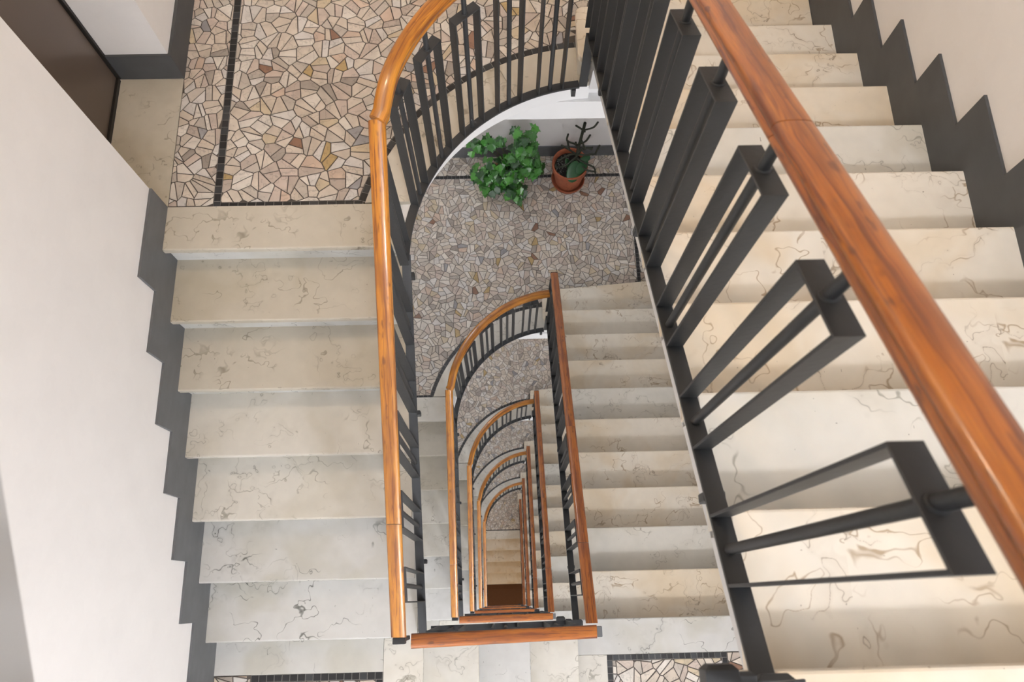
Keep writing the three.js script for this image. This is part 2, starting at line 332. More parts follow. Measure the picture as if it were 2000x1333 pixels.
function landing(k) {
  const bottom = k === 5;
  const f = thing('floor', `${['beige', 'grey', 'dim', 'shaded', 'small', 'lowest'][k]} mosaic landing of broken stone with black border, ${ORD[k]} down the stairwell`, 'floor', [0, lev(k), 0], null, 'structure');
  if (bottom) part(f, 'floor_slab', prism(rect(XWL - 0.012, ZB - 0.01, XWR + 0.011, Z0 - OV - 0.015), 'y', -0.2, -0.03), M.white);
  else {
    part(f, 'floor_slab', merge([prism(slabPlan(), 'y', -0.15, -0.03)]), M.white);
    part(f, 'beam', box(XWL - 0.012, XWR + 0.011, -0.305, -0.151, -2.76, -2.515), M.white);
  }
  // bedding of the mosaic and the stone kerbs
  if (bottom) {
    part(f, 'grout_bed', prism(rect(XWL, ZB, XWR, -1.848), 'y', -0.03, -0.0035), M.grout);
    part(f, 'nosing_slab', treadGeo(noseProfile(Z0, -1.847, 0, TH, 1), 'x', XWL, XWR), M.pale);
    layTiles(f, [...shards(XWL, XWR, -4.2, -1.872, 0.09, noTop)], null, 0, 0);
    layBorder(f, borderLine([XWL, -1.857], [XWR, -1.857], 0.03, 0.042), false, 0);
    return f;
  }
  part(f, 'grout_bed', prism([[XWL, -1.848], ...arcPts(RB - 0.012, 165, 92, 24), [0.5, -2.85], [XWR, -2.94], [XWR, ZB], [XWL, ZB]], 'y', -0.03, -0.0035), M.grout);
  part(f, 'nosing_slab', treadGeo(noseProfile(Z0, -1.847, 0, TH, 1), 'x', XWL, -0.474), k < 1 ? M.beige : M.pale);
  const aj = [161.0, 138, 115, 91.5];
  for (let i = 0; i < 3; i++) {
    const a0 = aj[i] - 0.06, a1 = aj[i + 1] + 0.06, b0 = i ? a0 : 164.6;
    const plan = [...arcPts(RSLAB, a0, a1, 12), ...arcPts(RB - 0.0165, a1, b0, 12)];
    part(f, 'kerb_stone', boxUV(prism(plan, 'y', -0.034, 0, [], 0.0015), i * 0.7 + k, i * 1.3), k < 1 ? M.beige : M.pale);
  }
  seed = 777 + Math.min(k, 2) * 31;
  layTiles(f, landingTiles(k < 1 ? 0.083 : 0.076, k < 1 ? 0.005 : 0.0042), k === 0 ? [-0.85, -2.4] : k === 1 ? [0.25, -3.05] : null, 300, 0);
  layBorder(f, landingBorder(), k === 0, 0);
  return f;
}
for (let k = 0; k < 6; k++) {
  if (k < 3 || k === 5) { landing(k); continue; }
  const src = scene.children.filter(o => o.name.startsWith('floor')).pop();   // the third landing again, a storey lower
  cloneThing(src, 'floor', `${['', '', '', 'shaded', 'small'][k]} mosaic landing of broken stone with black border, ${ORD[k]} down the stairwell`, [0, lev(k), 0]);
}
{ // the landing overhead, out of view: slab only
  const f = thing('floor', 'white underside of the landing overhead, above the beige landing', 'floor', [0, lev(-1), 0], null, 'structure');
  part(f, 'ceiling_slab', prism(slabPlan(), 'y', -0.15, 0), M.white);
}

// ------------------------------------------------------------------ half landings (left corner and right corner of the winding side)
function cornerLeft(k) {
  const y = -7 * r, f = thing('floor', `left corner half landing with grey veined slab and black mosaic border, ${k < 0 ? 'overhead' : ORD[k] + ' of its kind'}`, 'floor', [0, lev(k), 0], null, 'structure');
  part(f, 'floor_slab', box(XWL - 0.012, -0.478, y - 0.2, y - 0.03, 0.14, ZF), M.white);
  part(f, 'grout_bed', box(XWL, -0.677, y - 0.03, y - 0.0035, 0.362, ZF - 0.005), M.grout);
  part(f, 'stone_slab', boxUV(box(XWL, -0.6765, y - 0.034, y, 0.1535, 0.36, 0.001), 0.35, 0.2), M.grey);
  part(f, 'step_slab', boxUV(prism(noseProfile(SN(0), -0.6745, y, TH, 1), 'z', 0.19, ZF - 0.005), 1.35, 0.2), M.pale);
  seed = 91;
  const most = k === 0;
  layBorder(f, [...borderLine([-1.395, 0.379], [-0.678, 0.379], 0.034, 0.042), ...borderLine([-1.395, ZF - 0.239], [-0.678, ZF - 0.239], 0.032, 0.042), ...borderLine([-0.695, 0.398], [-0.695, ZF - 0.256], 0.034, 0.042), ...borderLine([-1.378, 0.398], [-1.378, ZF - 0.256], 0.034, 0.042)], most, y);
  layTiles(f, [...shards(-1.36, -0.714, 0.398, ZF - 0.256, 0.088, noTop), ...shards(XWL, -1.397, 0.362, ZF - 0.006, 0.085, noTop), ...shards(-1.395, -0.678, ZF - 0.222, ZF - 0.006, 0.085, noTop)], most ? [-1.2, 0.4] : null, 60, y);
  return f;
}
function cornerRight(k) {
  const y = -11 * r, f = thing('floor', `right corner half landing with pale slab and black bordered mosaic, ${k < 0 ? 'nearest the camera' : ORD[k] + ' of its kind'}`, 'floor', [0, lev(k), 0], null, 'structure');
  part(f, 'floor_slab', box(0.443 - OV - 0.015, XWR + 0.011, y - 0.2, y - 0.03, ZR + OV + 0.015, ZF), M.white);
  part(f, 'grout_bed', box(0.6385, XWR, y - 0.03, y - 0.0035, 0.35, ZF - 0.005), M.grout);
  part(f, 'nosing_slab', treadGeo(noseProfile(ZR, 0.3475, y, TH, -1), 'x', SN(3) - OV, XWR), k < 0 ? M.warm : M.grey);
  part(f, 'stone_slab', boxUV(box(SN(3) - OV, 0.637, y - 0.034, y, 0.349, ZF - 0.005, 0.001), 2.1, 0.4), M.pale);
  seed = 47;
  const most = k === 0;
  layBorder(f, [...borderLine([0.638, 0.366], [1.402, 0.366], 0.030, 0.0385), ...borderLine([0.638, ZF - 0.239], [1.402, ZF - 0.239], 0.03, 0.0385), ...borderLine([0.6535, 0.382], [0.6535, ZF - 0.256], 0.030, 0.0385), ...borderLine([1.387, 0.382], [1.387, ZF - 0.256], 0.030, 0.0385)], most, y);
  layTiles(f, [...shards(0.67, 1.37, 0.383, ZF - 0.256, 0.088, noTop), ...shards(1.404, XWR, 0.351, ZF - 0.006, 0.085, noTop), ...shards(0.64, 1.402, ZF - 0.222, ZF - 0.006, 0.085, noTop)], most ? [0.95, 0.42] : null, 60, y);
  return f;
}
for (let k = -1; k < 5; k++) {
  if (k < 2) { cornerLeft(k); cornerRight(k); continue; }
  const fl = scene.children.filter(o => o.name.startsWith('floor')), n = fl.length;
  cloneThing(fl[n - 2], 'floor', `left corner half landing with grey veined slab and black mosaic border, ${ORD[k]} of its kind`, [0, lev(k), 0]);
  cloneThing(fl[n - 1], 'floor', `right corner half landing with pale slab and black bordered mosaic, ${ORD[k]} of its kind`, [0, lev(k), 0]);
}

// ------------------------------------------------------------------ stair flights
const pL = z => -(z - Z0) * r / t;
const nL = i => Z0 + t * i, nR = i => ZR - tR * i;
const XLE = -0.474, XRE = 0.482;
function flightLeft() {
  const g = new THREE.Group();
  const P = [[-1.88, -0.15], [-1.7, -TH]];
  for (let i = 0; i < 7; i++) { const z = nL(i) - OV - 0.015; P.push([z, -i * r - TH], [z, -(i + 1) * r - TH]); }
  P.push([0.188, -7 * r - TH], [0.188, pL(0.188) - 0.30]);
  P.splice(1, 1, [nL(0) - OV - 0.02, -0.151]); P.splice(2, 1);
  part(g, 'stair_slab', prism(P, 'x', XWL - 0.010, XLE - 0.004), M.soffit);
  for (let i = 1; i < 7; i++) part(g, 'tread', treadGeo(noseProfile(nL(i), nL(i - 1) - OV - 0.0005, -i * r, TH, 1), 'x', XWL, XLE), i < 3 ? M.beige : i < 5 ? M.pale : M.grey);
  for (let i = 0; i < 7; i++) part(g, 'riser', boxUV(box(XWL, XLE, -(i + 1) * r, -i * r - TH, nL(i) - OV - 0.015, nL(i) - OV), i * 0.31, 0.2), M.riser);
  return g;
}
function flightShort() {
  const g = new THREE.Group(), y0 = -7 * r;
  const P = [[SN(0) - OV - 0.015, y0 - TH]];
  for (let j = 0; j < 4; j++) { const x = SN(j) - OV - 0.015; if (j) P.push([x, y0 - j * r - TH]); P.push([x, y0 - (j + 1) * r - TH]); }
  P.push([0.44, y0 - 4 * r - TH], [0.44, y0 - 4 * r - 0.1], [SN(0) - OV - 0.015, y0 - r - 0.14]);
  part(g, 'stair_slab', prism(P.filter((p, i) => i !== 0 || true), 'z', 0.196, ZF - 0.002), M.white);
  for (let j = 1; j < 4; j++) part(g, 'tread', treadGeo(noseProfile(SN(j), SN(j - 1) - OV - 0.0005, y0 - j * r, TH, 1), 'z', 0.19, ZF - 0.005), j === 2 ? M.grey : M.pale);
  for (let j = 0; j < 4; j++) part(g, 'riser', boxUV(box(SN(j) - OV - 0.015, SN(j) - OV, y0 - (j + 1) * r, y0 - j * r - TH, 0.19, ZF - 0.005), j * 0.3, 0.1), M.riser);
  return g;
}
function flightRight() {
  const g = new THREE.Group(), y0 = 11 * r;                    // local origin: the landing it arrives at
  const P = [];
  for (let i = 0; i < 10; i++) { const z = nR(i) + OV + 0.015; P.push([z, y0 - i * r - TH], [z, y0 - (i + 1) * r - TH]); }
  P.push([-2.56, r - TH], [-2.56, 0.0], [-2.5, -0.02]);
  const pit = z => y0 + (z - ZR) * r / tR - 0.24;
  P.push([-2.47, pit(-2.47)], [0.16, pit(0.16)]);
  P[0] = [0.159, y0 - TH];
  P.unshift([0.16, y0 - TH - 0.001]); P.shift();
  part(g, 'stair_slab', prism(P, 'x', XRE + 0.004, XWR + 0.009), M.soffit);
  for (let i = 1; i < 10; i++) part(g, 'tread', treadGeo(noseProfile(nR(i), nR(i - 1) + OV + 0.0005, y0 - i * r, TH, -1), 'x', XRE, XWR), M[['warm', 'warm', 'pale', 'warm'][i % 4]]);
  for (let i = 0; i < 10; i++) part(g, 'riser', boxUV(box(XRE, XWR, y0 - (i + 1) * r, y0 - i * r - TH, nR(i) + OV, nR(i) + OV + 0.015), i * 0.31, 0.5), M.riser);
  // lowest step: slanting front, its end rounded round the foot of the railing
  const plan = [[XWR, nR(9) + OV], [0.484, nR(9) + OV]], cxr = 0.462;
  for (let a = 0; a <= 8; a++) { const q = a / 8 * Math.PI / 2; plan.push([cxr - 0.047 * Math.sin(q), -2.575 + 0.042 * Math.cos(q)]); }
  plan.push([0.415, -2.825], [0.425, -2.842], [0.445, -2.850], [XWR, stepFront(XWR)]);
  part(g, 'tread', boxUV(prism(plan, 'y', r - TH, r, [], 0.004), 0.6, 0.9), M.warm);
  part(g, 'riser', boxUV(prism(plan.map(([x, z]) => [x > 1.6 ? x : x + 0.012, z < -2.8 ? z + 0.02 : z - 0.006]), 'y', 0.0005, r - TH), 0.2, 0.3), M.pale);
  return g;
}
const protoL = flightLeft(), protoS = flightShort(), protoR = flightRight();
function place(src, name, label, category, k, group) { const c = src.clone(); c.name = numbered(name); c.position.set(0, lev(k), 0); scene.add(c); return tag(c, label, category, group ?? { stairs: 'marble stair flights of the well', railing: 'iron railings with wooden handrails' }[category]); }
for (let k = -1; k < 5; k++) {
  place(protoL, 'stair_flight', k < 0 ? 'pale plaster side of the flight overhead at the lower left corner' : k === 0 ? 'broad left flight of marble steps along the cream wall' : `left flight of pale marble steps seen in the well, ${ORD[k]} from the top`, 'stairs', k);
  place(protoS, 'stair_flight', k < 0 ? 'short cross flight of marble steps right under the camera' : `short cross flight of four pale marble steps, ${ORD[k]} below the wooden cross rail`, 'stairs', k);
}
for (let k = 0; k < 6; k++) place(protoR, 'stair_flight', k === 0 ? 'large near right flight of cream marble steps beside the grey wall skirting' : `right flight of pale marble steps with shaded backs, ${ORD[k]} from the top`, 'stairs', k);

// entrance steps at the foot of the well and the floor below them
{
  const g = thing('stair_flight', 'beige entrance steps right across the foot of the well', 'stairs', [0, lev(5), 0]);
  const P = []; for (let i = 0; i < 5; i++) { const z = nL(i) - OV - 0.015; if (i) P.push([z, -i * r - TH]); else P.push([z, -0.2]); P.push([z, -(i + 1) * r - (i < 4 ? TH : 0)]); }
  P.splice(0, 2); P.unshift([nL(0) - OV - 0.016, -r - TH]); P.push([nL(0) - OV - 0.016, -5 * r]);
  part(g, 'stair_slab', prism(P, 'x', XWL, XWR), M.white);
  for (let i = 1; i < 5; i++) part(g, 'tread', treadGeo(noseProfile(nL(i), nL(i - 1) - OV - 0.0005, -i * r, TH, 1), 'x', XWL, XWR), M.warm);
  for (let i = 0; i < 5; i++) part(g, 'riser', boxUV(box(XWL, XWR, -(i + 1) * r, -i * r - TH, nL(i) - OV - 0.015, nL(i) - OV), i * 0.2, 0), M.pale);
  const f = thing('floor', 'brown stone entrance floor at the very bottom of the well', 'floor', [0, 0, 0], null, 'structure');
  part(f, 'floor_slab', box(XWL - 0.3, XWR + 0.3, -0.25, 0, ZB - 0.3, ZF + 0.3), std({ color: lin(0.16, 0.09, 0.05), map: TX.stone, roughness: 0.5 }));
  const m = thing('doormat', 'dark brown doormat below the entrance steps', 'doormat', [0, 0, 0]);
  part(m, 'mat_pile', box(-1.2, 1.2, 0.0005, 0.014, -0.42, 0.5, 0.004), M.mat);
}

// ------------------------------------------------------------------ railings
const RAIL = [[-0.021, -0.058], [0.021, -0.058], [0.0265, -0.054], [0.0275, -0.047], [0.023, -0.041], [0.02, -0.036], [0.024, -0.032], [0.03, -0.027], [0.0322, -0.019], [0.0312, -0.011], [0.026, -0.0045], [0.015, -0.001], [0, 0],
  [-0.015, -0.001], [-0.026, -0.0045], [-0.0312, -0.011], [-0.0322, -0.019], [-0.03, -0.027], [-0.024, -0.032], [-0.02, -0.036], [-0.023, -0.041], [-0.0275, -0.047], [-0.0265, -0.054]];
const BAR = [[-0.0215, -0.011], [0.0215, -0.011], [0.0215, -0.001], [0.0205, 0], [-0.0205, 0], [-0.0215, -0.001]];
const BW = 0.043, UH = 0.80, UWD = 0.147;
const rods = {}, rodOf = l => rods[l.toFixed(3)] ??= new THREE.CylinderGeometry(0.011, 0.011, l, 14).translate(0, l / 2, 0);
// an upturned U of flat iron in its own plane: s along the run, y up, slope of the run
function uGeo(slope, wd = UWD) {
  const h = wd / 2, q = 0.0065, y = s => s * slope;
  const o = [[-h, y(-h)], [-h, UH + y(-h)], [h, UH + y(h)], [h, y(h)], [h - q, y(h - q)], [h - q, UH - q + y(h - q)], [-h + q, UH - q + y(-h + q)], [-h + q, y(-h + q)]];
  return prism(o, 'z', -BW / 2, BW / 2, [], 0.0008);
}
const collar = new THREE.TorusGeometry(0.0125, 0.0032, 6, 14); collar.rotateX(Math.PI / 2);
function baluster(parent, p, dir, slope, railTop, geo) {          // p: point on top of the base bar, dir: horizontal unit vector of the run
  const ang = Math.atan2(-dir.z, dir.x);
  const u = part(parent, 'baluster_frame', geo, M.iron); u.position.copy(p); u.rotation.y = ang;
  const len = railTop - 0.046 - p.y, rod = part(parent, 'baluster_rod', rodOf(len), M.iron); rod.position.copy(p); rod.position.y -= 0.004;
  const c = part(rod, 'weld_collar', collar, M.iron); c.position.set(0, UH + 0.005, 0); c.rotation.y = ang; c.rotateZ(Math.atan(slope));
}
function bar(parent, path) { return part(parent, 'base_bar', sweep(path, BAR, 0, 0.4), M.iron); }
function rail(parent, path, u0, mat = M.wood) { return part(parent, 'handrail', sweep(path, RAIL, u0, 0.75), mat); }
function peg(parent, x, y, z, turn) { const q = part(parent, 'support_peg', box(-0.011, 0.011, -0.05, 0, -0.018, 0.03, 0.003), M.iron); q.position.set(x, y, z); q.rotation.y = turn; return q; }
const pS = x => -7 * r - (x - SN(0)) * r / 0.3, pR = z => 11 * r + (z - ZR) * r / tR;
const YC = LL + H - YO;
const XL = -0.4418, XR = 0.4515, ZS = 0.152;
const CR = 0.96;                                   // height of the handrail over the nosing line
const railXL = z => -0.431 - 0.018 * (z + 1.66) / 1.8;
function railingLeft() {
  const g = new THREE.Group();
  // base bar: round the well end, then down the flight
  const arc = arcPts(RBAR, 96, 180, 40).map(([x, z]) => V(x, 0.03, z)); arc.push(V(XL, 0.03, -1.575));
  bar(g, arc); bar(g, [V(XL, pL(-1.578) + 0.012, -1.578), V(XL, pL(0.172) + 0.012, 0.172)]);
  // handrail: the curve and two straight lengths
  const ease = a => 1.045 - 0.055 * sm(160, 176, a);
  const top = Array.from({ length: 45 }, (_, i) => { const a = 96 + (172.2 - 96) * i / 44; return V(CX + RRAIL * Math.cos(a * Math.PI / 180), ease(a), CZ - RRAIL * Math.sin(a * Math.PI / 180)); });
  const zj = top[44].z - 0.001; top[44].x = railXL(zj) + 0.002;
  rail(g, top, 0.3);
  const yl = z => pL(z) + CR;
  rail(g, [V(railXL(zj), yl(zj), zj + 0.002), V(railXL(-0.3), yl(-0.3), -0.3)], 2.1);
  rail(g, [V(railXL(-0.3), yl(-0.298), -0.298), V(railXL(0.14), yl(0.14), 0.14)], 5.4);
  const us = uGeo(-r / t), ua = uGeo(0, 0.135);
  for (let i = 0; i < 6; i++) { const z = -0.07 - 0.3 * i, flat = i === 5; baluster(g, V(XL, flat ? 0.03 : pL(z) + 0.012, z), V(0, 0, 1), flat ? 0 : -r / t, yl(z), flat ? ua : us); }
  for (let i = 0; i < 5; i++) { const a = (105 + 13.4 * i) * Math.PI / 180, p = V(CX + RBAR * Math.cos(a), 0.03, CZ - RBAR * Math.sin(a)); baluster(g, p, V(-Math.sin(a), 0, -Math.cos(a)), 0, 1.045 - 0.055 * sm(160, 176, a * 57.3), ua); }
  for (const z of [-1.5, -0.9, -0.2]) peg(g, XL + 0.006, pL(z) + 0.001, z, Math.PI / 2);
  { const a = 97.6 * Math.PI / 180; peg(g, CX + (RBAR - 0.004) * Math.cos(a), 0.02, CZ - (RBAR - 0.004) * Math.sin(a), 0); }
  { const a = 140 * Math.PI / 180; peg(g, CX + (RBAR + 0.015) * Math.cos(a), 0.02, CZ - (RBAR + 0.015) * Math.sin(a), -0.9); }
  // foot of the rail: iron angle to the cross rail
  part(g, 'rail_bracket', merge([box(-0.475, -0.423, yl(0.15) - 0.062, yl(0.15) - 0.012, 0.141, 0.168, 0.002), box(-0.47, -0.43, pS(-0.45) + CR - 0.06, yl(0.15) - 0.05, 0.142, 0.16, 0.002)]), M.iron);
  part(g, 'corner_plate', box(-0.463, -0.42, pS(-0.44) - 0.01, pL(0.172) + 0.012, 0.166, 0.174, 0.001), M.iron);
  return g;
}
function railingShort() {
  const g = new THREE.Group();
  bar(g, [V(-0.418, pS(-0.418) + 0.012, ZS), V(0.47, pS(0.47) + 0.012, ZS)]);
  const z = 0.166, y = x => pS(x) + CR;
  rail(g, [V(-0.421, y(-0.421), z), V(0.462, y(0.462), z)], 0.9, M.woodDark);
  part(g, 'rail_bracket', box(0.4625, 0.489, y(0.462) - 0.05, y(0.462) - 0.006, z - 0.026, z + 0.026, 0.003), M.weld);
  const us = uGeo(-r / 0.3);
  for (let i = 0; i < 3; i++) { const x = -0.3 + 0.3 * i; baluster(g, V(x, pS(x) + 0.012, ZS), V(1, 0, 0), -r / 0.3, y(x), us); }
  const yb = x => pS(x) - 0.02;
  part(g, 'corner_bracket', box(0.318, 0.372, -1.36 - YC - 0.047, -1.36 - YC, 0.108, 0.187, 0.008), M.iron);
  part(g, 'corner_bracket', box(0.378, 0.42, -1.43 - YC - 0.03, -1.43 - YC, 0.126, 0.187, 0.006), M.iron);
  part(g, 'corner_bracket', box(0.423, 0.49, -1.44 - YC - 0.03, -1.44 - YC, 0.131, 0.187, 0.01), M.iron);
  return g;
}
function railingRight(joint) {
  const g = new THREE.Group(), z1 = 0.145, z0 = -2.545, x = 0.456;
  bar(g, [V(XR, pR(z1) + 0.012, z1), V(XR, pR(-2.497) + 0.012, -2.497)]);
  const y = z => pR(z) + CR;
  rail(g, [V(x, y(0.13), 0.13), V(x, y(joint), joint)], 0.2, M.woodDark);
  rail(g, [V(x, y(joint - 0.002), joint - 0.002), V(x, y(z0), z0)], 3.1, M.woodDark);
  part(g, 'end_cap', box(x - 0.028, x + 0.028, y(z0) - 0.056, y(z0) - 0.003, z0 - 0.006, z0 - 0.0005, 0.001), M.iron);
  const us = uGeo(r / tR);
  for (let i = 0; i < 9; i++) { const z = -0.085 - 0.3 * i; baluster(g, V(XR, pR(z) + 0.012, z), V(0, 0, 1), r / tR, y(z), us); }
  part(g, 'corner_plate', box(XR - 0.0215, XR + 0.0215, 0.001, pR(-2.5) + 0.004, -2.506, -2.498, 0.001), M.iron);
  for (const z of [-0.2, -1.1, -2.0]) peg(g, XR + 0.008, pR(z) + 0.001, z, -Math.PI / 2);
  return g;
}
// the U frames of the right railing lean their top the other way: dir (0,0,1) makes s run with +z, as the slope needs
const rl = railingLeft(), rs = railingShort(), rr0 = railingRight(-0.68), rr1 = railingRight(-0.3);
for (let k = -1; k < 5; k++) {
  place(rl, 'stair_railing', k < 0 ? 'iron railing with wooden handrail of the flight overhead' : k === 0 ? 'dark iron railing with orange wooden handrail curving round the landing, topmost of the curved ones' : `iron railing with curved wooden handrail round the well, ${ORD[k]} from the top`, 'railing', k);
  place(rs, 'stair_railing', k < 0 ? 'iron corner brackets and short cross railing at the bottom edge' : `short cross railing with brown wooden rail closing the well, ${ORD[k]} from the top`, 'railing', k);
}
for (let k = 0; k < 6; k++) place(k ? rr1 : rr0, 'stair_railing', k === 0 ? 'large dark iron railing with glossy wooden handrail in the right foreground' : `iron railing with straight wooden handrail on the right of the well, ${ORD[k]} from the top`, 'railing', k);

// ------------------------------------------------------------------ walls, skirting, doors, windows
const WIN = k => k < 0 ? [2.0, 4.2] : [2.0, 3.4];       // sill and head of a window over its half landing
const YB = -0.25, YT = LL + H + 3.1;
{
  const holes = []; for (let k = -1; k < 6; k++) holes.push(rect(-2.596, lev(k), -1.848, lev(k) + 2.15));
  const wl = thing('wall_left', 'tall cream plaster wall along the left flights', 'wall', [0, 0, 0], null, 'structure');
  part(wl, 'wall_face', boxUV(prism(rect(ZB - 0.3, YB, ZF + 0.3, YT), 'x', -1.98, XWL - 0.012, holes.map(h => h.slice().reverse()))), M.wall);
  part(wl, 'wall_core', box(-2.3, -2.05, YB, YT, ZB - 0.3, ZF + 0.3), M.wall);
  const wr = thing('wall_right', 'pale plaster wall beside the right flights', 'wall', [0, 0, 0], null, 'structure');
  part(wr, 'wall_face', boxUV(box(XWR + 0.011, XWR + 0.3, YB, YT, ZB - 0.3, ZF + 0.3)), M.wall);
  const wb = thing('wall_back', 'pale plaster wall behind the plants', 'wall', [0, 0, 0], null, 'structure');
  part(wb, 'wall_face', boxUV(box(XWL - 0.012, XWR + 0.011, YB, YT, ZB - 0.3, ZB - 0.01)), M.wall);
  const wh = []; for (let k = -1; k < 5; k++) { const y = lev(k) - 11 * r; wh.push(rect(-1.42, y + WIN(k)[0], 1.42, y + WIN(k)[1])); }
  const wf = thing('wall_front', 'plaster wall with the staircase windows, behind the camera', 'wall', [0, 0, 0], null, 'structure');
  part(wf, 'wall_face', boxUV(prism(rect(XWL - 0.012, YB, XWR + 0.011, YT), 'z', ZF, ZF + 0.3, wh.map(h => h.slice().reverse()))), M.wall);
  const ce = thing('ceiling', 'white ceiling over the top of the stairwell', 'ceiling', [0, YT, 0], null, 'structure');
  part(ce, 'ceiling_slab', box(-2.3, XWR + 0.3, 0, 0.25, ZB - 0.3, ZF + 0.3), M.white);
}
for (let k = -1; k < 5; k++) {      // windows, with the daylight that comes through them
  const [wa, wb] = WIN(k), yc = lev(k) - 11 * r + (wa + wb) / 2, h = (wb - wa) / 2, w = thing('window_' + (k + 2), k < 0 ? 'tall window over the half landing nearest the camera' : `wide window over the half landing, ${ORD[k]} below the camera`, 'window', [0, yc, ZF], null, 'structure');
  for (const f of [[-1.42, 1.42, -h, -h + 0.06], [-1.42, 1.42, h - 0.06, h], [-1.42, -1.36, -h + 0.06, h - 0.06], [1.36, 1.42, -h + 0.06, h - 0.06], [-0.48, -0.42, -h + 0.06, h - 0.06], [0.42, 0.48, -h + 0.06, h - 0.06]]) part(w, 'window_frame', box(...f, 0.06, 0.14), M.frame);
  for (const [x0, x1] of [[-1.36, -0.48], [-0.42, 0.42], [0.48, 1.36]]) part(w, 'pane', box(x0, x1, -h + 0.06, h - 0.06, 0.097, 0.103), M.glass);
  const L = new THREE.RectAreaLight(DAY.color, DAY.power, 2.8, 2 * h - 0.06);
  L.name = 'window_daylight'; L.position.set(0, yc, ZF - 0.005); L.lookAt(0, yc, -5); scene.add(L);
}
// stepped skirting of the left wall, the landing skirting, the stepped skirting of the right wall
function skirting() {
  const SK = 0.183, gl = new THREE.Group();
  const Q = [[-1.848, -0.02], [-1.848, SK], [-1.406, SK]];
  for (let i = 1; i <= 7; i++) { const z = -1.406 + 0.2965 * (i - 1); Q.push([z, -i * r + SK + 0]); if (i < 7) Q.push([z + 0.2965, -i * r + SK]); else Q.push([ZF, -i * r + SK]); }
  Q.push([ZF, -7 * r - 0.02], [0.15, -7 * r - 0.02]);
  for (let i = 6; i >= 0; i--) Q.push([nL(i) - OV - 0.1, -(i + 1) * r - 0.01], [nL(i) - OV - 0.1, -i * r - 0.02]);
  part(gl, 'skirting_board', boxUV(prism(Q, 'x', XWL - 0.013, XWL)), M.slateLit);
  const gb = new THREE.Group();
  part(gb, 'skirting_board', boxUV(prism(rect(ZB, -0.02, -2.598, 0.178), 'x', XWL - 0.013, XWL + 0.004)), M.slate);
  part(gb, 'skirting_board', boxUV(box(-1.93, XWL + 0.004, 0.001, 0.18, -2.602, -2.584, 0.001)), M.slate);
  const gk = new THREE.Group();
  part(gk, 'skirting_board', boxUV(box(XWL, XWR, -0.02, 0.178, ZB - 0.011, ZB + 0.004)), M.slateLit);
  const gr = new THREE.Group(), y0 = 11 * r, S = [[ZF, y0 - 0.02], [ZF, y0 + SK]];
  let zc = nR(0) - 0.172; S.push([zc, y0 + 0.187]);
  for (let i = 1; i < 11; i++) { S.push([zc, y0 - i * r + 0.187]); zc = nR(i) - 0.172; S.push([zc, y0 - i * r + 0.187]); }
  S.push([zc, 0.187], [ZB, 0.187], [ZB, -0.02], [-2.7, -0.02]);
  for (let i = 10; i >= 0; i--) S.push([nR(i) + OV + 0.1, y0 - (i + 1) * r - 0.02 + (i === 10 ? 0 : 0)], [nR(i) + OV + 0.1, y0 - i * r - 0.02]);
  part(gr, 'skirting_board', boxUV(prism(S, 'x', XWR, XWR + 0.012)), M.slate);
  return [gl, gb, gk, gr];
}
const [skL, skB, skK, skR] = skirting();
const which = k => k < 0 ? 'overhead' : k === 0 ? 'largest in view' : `${ORD[k]} from the top`;
for (let k = -1; k < 6; k++) {
  const st = (src, side, label) => { const c = place(src, 'baseboard_' + side, label, 'skirting', k); c.userData.kind = 'structure'; };
  if (k < 5) st(skL, 'left', `grey stepped skirting up the left wall, ${which(k)}`);
  st(skB, 'niche', `dark grey skirting round the wall pier beside the door, ${which(k)}`);
  st(skK, 'back', `grey skirting along the back wall of the landing, ${which(k)}`);
  if (k >= 0) st(skR, 'right', `dark grey saw tooth skirting up the right wall, ${which(k)}`);
}
function doorway() {
  const g = new THREE.Group();
  part(g, 'door_leaf', box(-1.975, -1.93, 0.028, 2.12, -2.575, -1.868, 0.002), M.door);
  part(g, 'door_frame', merge([box(-1.985, -1.915, 0.012, 2.148, -2.594, -2.577, 0.001), box(-1.985, -1.915, 0.012, 2.148, -1.866, -1.85, 0.001), box(-1.985, -1.915, 2.122, 2.149, -2.576, -1.867, 0.001)]), M.dark);
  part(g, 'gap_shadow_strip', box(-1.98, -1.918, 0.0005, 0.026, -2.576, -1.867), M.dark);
  part(g, 'threshold', boxUV(box(-1.917, XWL - 0.001, -0.03, 0.001, -2.584, -1.85, 0.001), 0.3, 1.1), M.beige);
  return g;
}
const dw = doorway();
for (let k = -1; k < 6; k++) { const d = dw.clone(); d.name = 'door_' + (k + 2); d.position.set(0, lev(k), 0); scene.add(d); tag(d, k === 0 ? 'brown door in a recess with beige stone threshold at upper left' : `brown flat door of the landing ${k < 0 ? 'overhead' : ORD[k] + ' from the top'}, hidden by the stairs`, 'door', null, 'structure'); }

